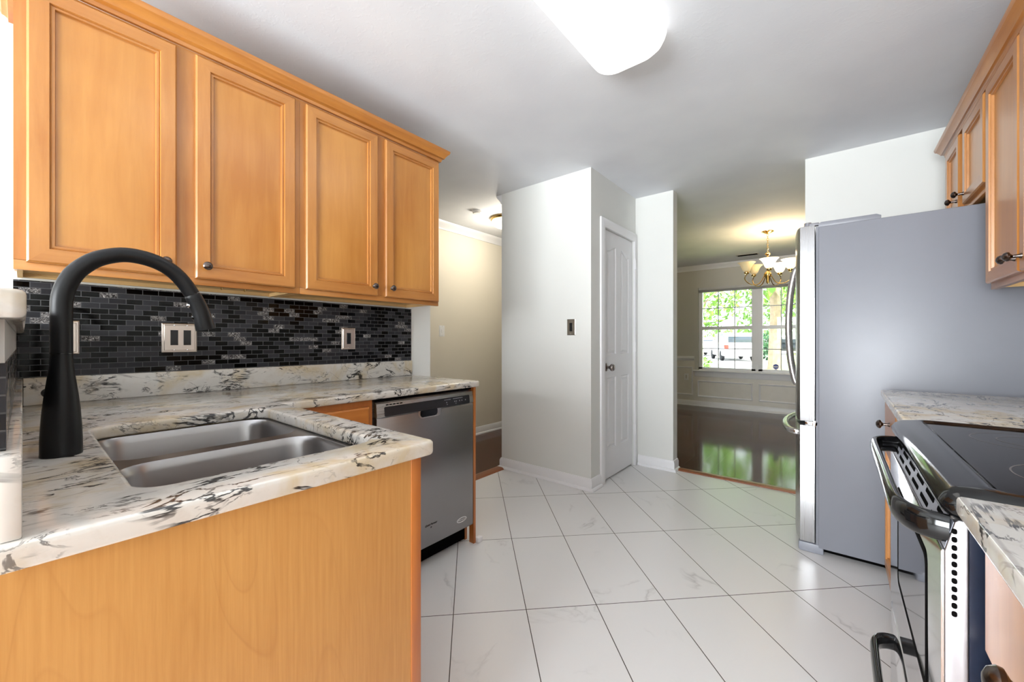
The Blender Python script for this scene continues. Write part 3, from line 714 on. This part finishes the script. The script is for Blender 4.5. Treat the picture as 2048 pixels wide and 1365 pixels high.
lamp('hall_bulb', 'POINT', (hx, hy, 2.25), 11, (1, .93, .80), shadow_soft_size=.08)
m = MB(); m.lathe([(.05, 0), (.05, -.02), (.04, -.028), (.0001, -.028)], (-2.80, 2.89, H - .0005), (0, 0, 1), 24); o = m.build('smoke_detector', MPLAST); tag(o, 'small white disc on the hall ceiling near the cabinets', 'smoke detector')
t = thing('ceiling_vent', 'slim ceiling vent with dark louvres near the dining room chandelier', 'vent', (-1.04, 6.93, H))
m = MB(); m.box(-1.19, -.89, 6.87, 6.99, H - .006, H - .0005, .002); m.build('frame', plain('vent_paint', S(190, 186, 176), .5), t)
m = MB()
for i in range(6): m.box(-1.17, -.91, 6.885 + i * .017, 6.893 + i * .017, H - .008, H - .005)
m.build('louvres', MDARKIN, t)

# chandelier
hx, hy = -.632, 5.61
t = thing('chandelier', 'brass chandelier with five cream glass bowls in the dining room', 'chandelier', (hx, hy, H))
m = MB(); m.lathe([(.065, 0), (.064, -.006), (.045, -.018), (.018, -.028), (.006, -.034)], (hx, hy, H - .0005), (0, 0, 1), 24); m.build('canopy', MBRASS, t)
m = MB(); z = 2.405; k = 0
while z > 2.19:
    pts = []
    for i in range(12):
        a = 2 * math.pi * i / 12; w_ = .010 * math.cos(a)
        pts.append((hx + (w_ if k % 2 == 0 else 0), hy + (0 if k % 2 == 0 else w_), z - .012 + .017 * math.sin(a)))
    m.tube(pts, .0022, 6, True); z -= .0255; k += 1
m.build('chain', MBRASS, t)
m = MB(); m.lathe([(.004, 2.19), (.016, 2.185), (.03, 2.172), (.028, 2.165), (.012, 2.15), (.016, 2.13), (.02, 2.11), (.014, 2.09), (.022, 2.07), (.024, 2.05), (.012, 2.03), (.010, 1.99), (.012, 1.965), (.034, 1.945), (.040, 1.925), (.036, 1.90), (.018, 1.875), (.014, 1.85), (.018, 1.835), (.006, 1.815), (.0001, 1.81)], (hx, hy, 0), (0, 0, 1), 24); m.build('center_column', MBRASS, t)
base_a = math.atan2(-hy, -hx)
for i in range(5):
    a = base_a + .06 + i * 2 * math.pi / 5; ca, sa = math.cos(a), math.sin(a)
    def q(r, z): return (hx + ca * r, hy + sa * r, z)
    prof = smooth_path([(.03, 1.93), (.05, 1.88), (.085, 1.825), (.13, 1.803), (.18, 1.81), (.225, 1.84), (.25, 1.88), (.24, 1.915), (.222, 1.935)], 4)
    m = MB(); m.tube([q(r, z) for r, z in prof], .0055, 8); arm = m.build('arm', MBRASS, t)
    m = MB(); m.lathe([(.006, -.03), (.02, -.028), (.026, -.018), (.026, -.004), (.018, .004), (.010, .01)], q(.23, 1.962), (0, 0, 1), 18); m.build('socket_cup', MBRASS, arm)
    lit = i in (0, 1, 2)
    m = MB(); m.lathe([(.022, 1.965), (.034, 1.972), (.046, 1.99), (.055, 2.015), (.066, 2.04), (.082, 2.062), (.096, 2.074), (.093, 2.074), (.078, 2.060), (.062, 2.038), (.050, 2.013), (.042, 1.99), (.03, 1.976), (.02, 1.971)], (hx + ca * .23, hy + sa * .23, 0), (0, 0, 1), 32); m.build('glass_bowl', MBOWLLIT if lit else MBOWL, t, 50)
    if lit: lamp('chandelier_bulb', 'POINT', q(.23, 2.09), 5, (1, .80, .50), shadow_soft_size=.03)

# ------------------------------------------------------------------ refrigerator
t = thing('refrigerator', 'stainless french door refrigerator with grey side, standing against the right wall', 'refrigerator', (.3, 3.07, 0))
FY0, FY1 = 2.65, 3.49
m = MB(); m.box(-.072, .76, FY0, FY1, .035, 1.734, .006); m.build('cabinet_body', MFSIDE, t)
m = MB(); m.prism([(-.072, 1.733), (.172, 1.733), (.172, 1.748), (.155, 1.757), (-.06, 1.757), (-.072, 1.75)], lambda a, b, d: Vector((a, d, b)), FY0 + .002, FY0 + .10, .001); m.build('hinge_cover', MFSIDE, t)
m = MB(); m.box(-.083, -.07, FY0 + .004, FY1 - .004, .05, 1.735); m.build('door_gasket', plain('gasket_grey', S(120, 122, 130), .6), t)
def bow(y): return -.158 - .034 * (1 - ((y - 3.07) / .42) ** 2)
def fdoor(name, y0, y1, z0, z1):
    n = 10; poly = [(-.088, y1), (-.088, y0)] + [(bow(y0 + (y1 - y0) * i / n) + (.008 if i in (0, n) else 0), y0 + (y1 - y0) * i / n + (.0 if i not in (0, n) else 0)) for i in range(n + 1)]
    m = MB(); m.prism(poly, mapz(0), z0, z1, .003); return m.build(name, MSSL, t, 30)
dn = fdoor('door', FY0 + .001, 3.066, .70, 1.745); df = fdoor('door', 3.074, FY1, .70, 1.745); dz = fdoor('freezer_drawer', FY0 + .001, FY1, .055, .678)
def bowh(parent, pts, r):
    m = MB(); p = smooth_path(pts, 6); m.tube(p, [r * (.62 if i in (0, len(p) - 1) else .85 if i in (1, len(p) - 2) else 1) for i in range(len(p))], 16); return m.build('handle', MSS, parent, 60)
for y, par in ((3.032, dn), (3.108, df)):
    bowh(par, [(-.187, y, .862), (-.203, y, .90), (-.224, y, 1.03), (-.233, y, 1.21), (-.226, y, 1.40), (-.205, y, 1.54), (-.187, y, 1.585)], .0165)
bowh(dz, [(-.160, 2.745, .622), (-.190, 2.752, .624), (-.215, 2.80, .626), (-.238, 2.93, .628), (-.246, 3.07, .628), (-.238, 3.21, .628), (-.215, 3.34, .626), (-.19, 3.388, .624), (-.160, 3.395, .622)], .0165)
for y in (2.735, 3.405):
    m = MB(); m.box(-.185, -.160, y - .012, y + .014, .61, .636, .004); m.build('handle_mount', MCHROME, dz)
for y in (FY0 + .02, FY1 - .02):
    m = MB(); m.lathe([(.016, 0), (.016, .022)], (-.118, y, 1.742), (0, 0, 1), 20); m.box(-.115, -.07, y - .014, y + .014, 1.744, 1.758, .002); m.build('hinge', plain('hinge_grey', S(128, 128, 134), .35), t)
m = MB(); m.box(-.13, -.075, FY0 + .004, FY0 + .04, .679, .699, .002); m.box(-.098, -.083, FY0 + .001, FY0 + .05, .672, .706, .001); m.build('center_hinge', MCHROME, t)
for y in (FY0 + .004, FY1 - .06):
    m = MB(); m.box(-.158, -.05, y, y + .056, .0, .05, .008); m.build('foot', plain('foot_grey', S(140, 143, 152), .4), t)
m = MB(); m.box(-.06, .70, FY0 + .06, FY1 - .06, .0, .04); m.build('base_grille', MDARKIN, t)

# ------------------------------------------------------------------ right base run
RX0 = .135
o = slab_top('countertop', [(RX0, -1.0), (.799, -1.0), (.799, .852), (RX0, .852)], [], CB, CT); tag(o, 'near granite countertop at the right edge, in front of the range', 'countertop')
o = slab_top('countertop', [(RX0 + .012, 1.592), (.799, 1.592), (.799, 2.475), (RX0 + .024, 2.475)], [], CB, CT); tag(o, 'granite countertop between the range and the refrigerator', 'countertop')
def rbase(label, y0, y1, units, loc, xf=.177):
    t = thing('base_cabinet', label, 'cabinet', loc)
    m = MB(); m.box(xf + .019, .798, y0, y1, .10, CB - .001); m.build('carcass', MFRAME, t)
    m = MB(); m.box(xf, xf + .019, y0, y1, .10, .13); m.box(xf, xf + .019, y0, y1, .845, CB - .001); m.box(xf, xf + .019, y0, y0 + .03, .10, CB - .001); m.box(xf, xf + .019, y1 - .03, y1, .10, CB - .001); m.box(xf, xf + .019, y0, y1, .675, .70); m.build('face_frame', MFRAME, t)
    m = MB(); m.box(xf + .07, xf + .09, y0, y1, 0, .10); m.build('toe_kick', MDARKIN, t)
    for (a0, a1, ky) in units:
        fn = mapx(xf, -1)
        m = MB(); m.loft([rectloop(fn, a0 + i, a1 - i, .702 + i, .862 - i, d) for i, d in ((0, 0), (0, .013), (.006, .019), (.012, .019))]); d = m.build('drawer_front', MFRAME, t)
        knob(d, (xf - .018, (a0 + a1) / 2, .785), (-1, 0, 0), .04, .0175)
        d = shaker('door', t, xf, -1, a0, a1, .12, .685); knob(d, (xf - .018, ky, .635), (-1, 0, 0), .04)
    return t
rbase('near maple base cabinet at the bottom right corner, beside the range', -1.0, .845, [(.40, .835, .44), (-.05, .38, .34), (-.95, -.08, -.2)], (.48, -.1, 0))
rbase('maple base cabinet between the range and the refrigerator', 1.592, 2.47, [(1.605, 2.02, 1.98), (2.04, 2.455, 2.08)], (.48, 2.03, 0), .190)

# ------------------------------------------------------------------ range
t = thing('range', 'stainless electric range with black glass cooktop and black bow handles', 'range', (.45, 1.222, 0))
RY0, RY1 = .866, 1.578
m = MB(); m.box(.1505, .775, RY0 + .004, RY1 - .004, .03, .874); m.build('body', MBLUEB, t)
m = MB(); lp = []
for f_, s_, z, r in ((.006, .004, .868, .02), (0, 0, .874, .022), (-.003, -.002, .888, .024), (.004, .003, .900, .026), (.016, .010, .909, .028), (.045, .018, .9135, .028), (.054, .022, .9125, .028), (.060, .026, .9075, .026)):
    lp.append([Vector((p[0], p[1], z)) for p in rrect(.124 + f_, .755 - s_, RY0 + s_, RY1 - s_, r, 6)])
m.loft(lp); ck = m.build('cooktop', MBLACKG, t, 60)
m = MB(); m.box(.187, .722, RY0 + .030, RY1 - .030, .9076, .9082); gl = m.build('ceramic_glass', MGLASSK, ck)
for cx_, cy_, r_ in ((.345, 1.385, .105), (.345, 1.055, .115), (.60, 1.385, .085), (.60, 1.055, .085)):
    m = MB()
    for rr in (r_, r_ * .62):
        m.lathe([(rr, .9083), (rr, .9085), (rr - .0025, .9085), (rr - .0025, .9083)], (cx_, cy_, 0), (0, 0, 1), 48, False, False)
    m.lathe([(.012, .9083), (.012, .9085)], (cx_, cy_, 0), (0, 0, 1), 20); m.build('burner_ring', MRING, gl)
m = MB(); m.prism([(.735, .90), (.79, .90), (.79, 1.10), (.765, 1.10)], lambda a, b, d: Vector((a, d, b)), RY0, RY1, .004); bg_ = m.build('backguard', MSS, t)
for y in (.95, 1.03, 1.41, 1.49):
    m = MB(); m.lathe([(.022, 0), (.02, .02), (.0001, .022)], (.752, y, 1.01), (-1, 0, .15), 18); m.build('dial', MBLACKG, bg_)
DXR = .122
m = MB(); m.prism([(DXR + .028, .395), (DXR + .0035, .395), (DXR + .0035, .817), (DXR + .014, .862), (DXR + .018, .866), (DXR + .028, .866)], lambda a, b, d: Vector((a, d, b)), RY0 + .002, RY1 - .002, .002, 3); od = m.build('oven_door', plain('oven_door_satin', (.46, .45, .47, 1), .42, metal=1.0), t)
m = MB(); m.prism([(DXR + .0033, .397), (DXR + .001, .397), (DXR, .400), (DXR, .815), (DXR + .001, .818), (DXR + .0033, .818)], lambda a, b, d: Vector((a, d, b)), RY0 + .003, RY1 - .003); m.build('door_skin', MMIRR, od)
fn = mapx(DXR, -1)
wl = lambda i: [(1.05, .515 + i) if False else p for p in rrect(.985 + i, 1.40 - i, .52 + i, .765 - i, .02, 4)]
m = MB(); m.loft([[fn(a, b, .0002) for a, b in wl(0)], [fn(a, b, .0012) for a, b in wl(0)], [fn(a, b, .0012) for a, b in wl(.013)], [fn(a, b, .0002) for a, b in wl(.013)]], False, False); m.build('window_border', MDARKIN, od)
m = MB(); m.loft([[fn(a, b, .0002) for a, b in wl(.013)], [fn(a, b, .0008) for a, b in wl(.013)]]); m.build('window_glass', plain('oven_glass', S(96, 98, 102), .04, metal=.9), od)
m = MB(); vn = lambda a, b, d=0: Vector((DXR + .0035 + (b - .817) * .2333 - d, a, b))
for zz in (.828, .846):
    for i in range(6):
        y0 = .895 + i * .108 + (.03 if zz < .84 else 0); m.loft([[vn(a, b, -.001) for a, b in rrect(y0, y0 + .078, zz, zz + .008, .0035, 3)], [vn(a, b, .0008) for a, b in rrect(y0, y0 + .078, zz, zz + .008, .0035, 3)]])
m.build('vent_slots', MDARKIN, od)
m = MB(); m.loft([[vn(a, b, -.0005) for a, b in rectp(RY0 + .006, RY1 - .006, .820, .861)], [vn(a, b, .0004) for a, b in rectp(RY0 + .006, RY1 - .006, .820, .861)]]); m.build('vent_panel', plain('vent_silver', S(168, 171, 182), .35), od)
m = MB(); fs_ = mapy(RY0 + .002, -1)
for i in range(11):
    z0 = .853 - i * .0122; m.loft([[fs_(a, b, .0001) for a, b in rrect(.1325, .1385, z0 - .0085, z0, .0028, 3)], [fs_(a, b, .0006) for a, b in rrect(.1325, .1385, z0 - .0085, z0, .0028, 3)]])
m.build('side_slots', MDARKIN, od)
def rhandle(parent, zc, y0, y1):
    pts = smooth_path([(DXR + .011, y0, zc), (DXR - .020, y0 + .012, zc), (DXR - .037, y0 + .045, zc), (DXR - .042, y0 + .10, zc), (DXR - .042, (y0 + y1) / 2, zc), (DXR - .042, y1 - .08, zc), (DXR - .036, y1 - .03, zc), (DXR - .016, y1 - .006, zc), (DXR + .011, y1, zc)], 5)
    P_ = [Vector(p) for p in pts]; lp = []
    for i, p in enumerate(P_):
        tg = (P_[min(i + 1, len(P_) - 1)] - P_[max(i - 1, 0)]).normalized(); nn = Vector((tg.y, -tg.x, 0))
        lp.append([p + nn * (.0095 * math.cos(a)) + Vector((0, 0, .0215 * math.sin(a))) for a in [2 * math.pi * k / 16 for k in range(16)]])
    m = MB(); m.loft(lp); return m.build('handle', MBLACKG, parent, 50)
rhandle(od, .848, .877, 1.505)
m = MB(); m.prism([(DXR + .028, .06), (DXR + .003, .06), (DXR, .066), (DXR, .38), (DXR + .003, .386), (DXR + .028, .386)], lambda a, b, d: Vector((a, d, b)), RY0 + .002, RY1 - .002, .003, 3); dr = m.build('storage_drawer', MMIRR, t)
rhandle(dr, .305, .885, 1.505)
m = MB()
for y in (RY0 + .06, RY1 - .06):
    for x in (.2, .72): m.lathe([(.015, 0), (.015, .032)], (x, y, 0), (0, 0, 1), 12)
m.build('levelling_feet', MDARKIN, t)

# ------------------------------------------------------------------ glass door behind the camera
d2 = senpty('door_2', (-.7, -3.26, 0))
m = MB(); 
for a, b in ((-2.0, -.72), (-.68, .6)):
    m.box(a, a + .07, -3.29, -3.25, .06, 2.12); m.box(b - .07, b, -3.29, -3.25, .06, 2.12); m.box(a, b, -3.29, -3.25, .06, .15); m.box(a, b, -3.29, -3.25, 2.04, 2.12)
m.build('sliding_frame', MTRIM, d2)
m = MB(); m.box(-1.93, -.79, -3.272, -3.268, .15, 2.04); m.box(-.61, .53, -3.272, -3.268, .15, 2.04); m.build('glass_pane', MPGLASS, d2)

# ------------------------------------------------------------------ outside
GZ = -.06
struct(MB().box(-40, 40, 7.7, 90, GZ - .3, GZ).build('driveway_ground', MCONC))
m = MB(); m.prism([(-3.2, 7.8), (14, 7.8), (14, 60), (-4.2, 60), (-2.6, 24), (-2.2, 14)], mapz(0), GZ, GZ + .03); o = m.build('lawn', MGRASS); o['kind'] = 'stuff'; tag(o, 'sunlit front lawn outside the dining window', 'lawn')
def leaves(m, c, rad, n, size):
    for i in range(n):
        while True:
            p = Vector((random.uniform(-1, 1), random.uniform(-1, 1), random.uniform(-1, 1)))
            if .25 < p.length < 1: break
        p = Vector((c[0] + p.x * rad[0], c[1] + p.y * rad[1], c[2] + p.z * rad[2]))
        a = Vector((random.gauss(0, 1), random.gauss(0, 1), random.gauss(0, 1))).normalized(); b = a.orthogonal().normalized(); s_ = size * random.uniform(.7, 1.6)
        vs = [m.bm.verts.new(p + q_) for q_ in (a * s_, b * s_ * .5, -a * s_, -b * s_ * .5)]; m.bm.faces.new(vs)
def tree(label, x, y, h, r, trunk, n, mat, z0=None, group='trees outside the dining window'):
    t = thing('tree', label, 'tree', (x, y, GZ), group)
    zc = z0 if z0 is not None else h * .66
    m = MB(); m.tube([(x, y, GZ), (x + .05, y, h * .25), (x - .05, y, h * .5), (x + .08, y, h * .8)], [trunk * 1.25, trunk, trunk * .8, trunk * .3], 10)
    for k in range(4):
        a = k * 1.7 + x; m.tube([(x, y, h * (.34 + .08 * k)), (x + r * .3 * math.cos(a), y + r * .3 * math.sin(a), h * (.45 + .1 * k)), (x + r * .7 * math.cos(a), y + r * .7 * math.sin(a), h * (.55 + .1 * k))], [trunk * .45, trunk * .3, trunk * .1], 8)
    m.build('trunk', MBARK, t)
    m = MB(); leaves(m, (x, y, zc), (r, r, h - zc), n, .22); m.build('foliage', mat, t)
def bush(label, x, y, h, r, mat, n=260, size=.09):
    m = MB(); leaves(m, (x, y, GZ + h * .5), (r, r, h * .55), n, size)
    for k in range(5): m.tube([(x, y, GZ), (x + r * .5 * math.cos(k * 1.3), y + r * .5 * math.sin(k * 1.3), GZ + h * .7)], .012, 6)
    o = m.build('bush', mat); tag(o, label, 'bush')
tree('slender tree with a pale trunk on the lawn, nearest the dining window', -1.72, 17, 8.5, 3.0, .17, 900, MLEAF1, 5.6)
tree('leafy tree beyond the white cars, left of the lawn tree', -9.6, 39, 10, 3.6, .25, 1500, MLEAF1, 6)
tree('tall leafy tree at the far left beyond the cars', -17.5, 43, 12, 3.8, .3, 1300, MLEAF2, 6.5)
tree('tree at the right beyond the lawn', -1.4, 40, 11, 3.4, .3, 1500, MLEAF1, 6)
tree('tree in the distance between the cars and the lawn tree', -5.2, 51, 12, 4.2, .3, 1700, MLEAF2, 6)
tree('tree overhanging the driveway with light sparse leaves', -5.6, 22, 8, 3.2, .14, 700, MLEAF1, 6)
tree('tree at the far right edge of the front yard', 6.5, 44, 12, 3.8, .3, 1000, MLEAF2, 6.5)
m = MB()
for i in range(26): leaves(m, (-26 + i * 1.7, 63 + 1 * math.sin(i), 1.6), (1.5, 1.2, 2.0), 60, .3)
o = m.build('hedge', MLEAF2); o['kind'] = 'stuff'; tag(o, 'long hedge line at the back of the street', 'hedge')
bush('light green bush in the lower left pane of the dining window', -2.42, 10.2, .78, .26, MLEAF2, 420, .045)
bush('dark green shrub just left of the lawn tree trunk', -3.35, 29, 1.7, .6, MLEAF3, 300, .12)
def car(label, x, y, ang, mat, L=4.6, W=1.84, Hh=1.68, suv=True):
    t = thing('car', label, 'car', (x, y, GZ + .0))
    R = Matrix.Rotation(ang, 4, 'Z'); T = Matrix.Translation((x, y, GZ)) @ R     # local +x is forward
    def fin(m, name, mt, par): 
        bmesh.ops.transform(m.bm, matrix=T, verts=m.bm.verts); return m.build(name, mt, par, 40)
    def side(a, b, d): return Vector((a, d, b))
    hl = L / 2
    body = [(-hl, .42), (-hl + .05, .30), (hl - .1, .28), (hl, .45), (hl - .05, .78), (hl - .9, .95), (-hl + .1, 1.0), (-hl, .85)]
    m = MB(); m.prism(body, side, -W / 2, W / 2, .06, 2); fin(m, 'body', mat, t)
    roof = [(-hl + .06, .98), (hl - 1.05, .94), (hl - 1.75, Hh - .05), (hl - 2.2, Hh), (-hl + .6, Hh), (-hl + .28, Hh - .08)] if suv else [(-hl + .5, .98), (hl - 1.1, .94), (hl - 1.9, Hh - .04), (hl - 2.3, Hh), (-hl + 1.5, Hh), (-hl + 1.1, Hh - .05)]
    m = MB(); m.prism(roof, side, -W / 2 + .12, W / 2 - .12, .05, 2); cab = fin(m, 'cabin', mat, t)
    c = [(sum(p[0] for p in roof) / 6, sum(p[1] for p in roof) / 6)][0]
    gl = [(c[0] + (p[0] - c[0]) * .86, c[1] + (p[1] - c[1]) * .70) for p in roof]
    m = MB(); m.prism(gl, side, -W / 2 + .105, W / 2 - .105); fin(m, 'side_windows', MCARG, cab)
    xr = -hl + (.16 if suv else .82)
    m = MB(); m.box(xr - .08, xr + .05, -W / 2 + .28, W / 2 - .28, 1.1, Hh - .22, .02); fin(m, 'rear_window', MCARG, cab)
    for sx in (-hl + .85, hl - .9):
        for sy in (-1, 1):
            m = MB(); m.lathe([(.001, -.10), (.28, -.10), (.33, -.07), (.33, .07), (.28, .10), (.001, .10)], (sx, sy * (W / 2 - .09), .33), (0, 1, 0), 24); fin(m, 'wheel', MTYRE, t)
    for sy in (-1, 1):
        m = MB(); m.box(-hl - .015, -hl + .06, sy * (W / 2 - .16) - .12, sy * (W / 2 - .16) + .12, .74, .96, .02); fin(m, 'tail_light', MTAIL, t)
    return t
car('white car with a red tail light parked in the driveway', -5.15, 28.5, math.radians(112), MCARW)
car('white car parked at the left, partly behind the bush', -8.9, 36, math.radians(118), MCARW, 4.5, 1.8, 1.5, False)
car('dark blue car parked far off to the right of the lawn tree', -3.6, 45, math.radians(20), MCARD, 4.6, 1.8, 1.5, False)
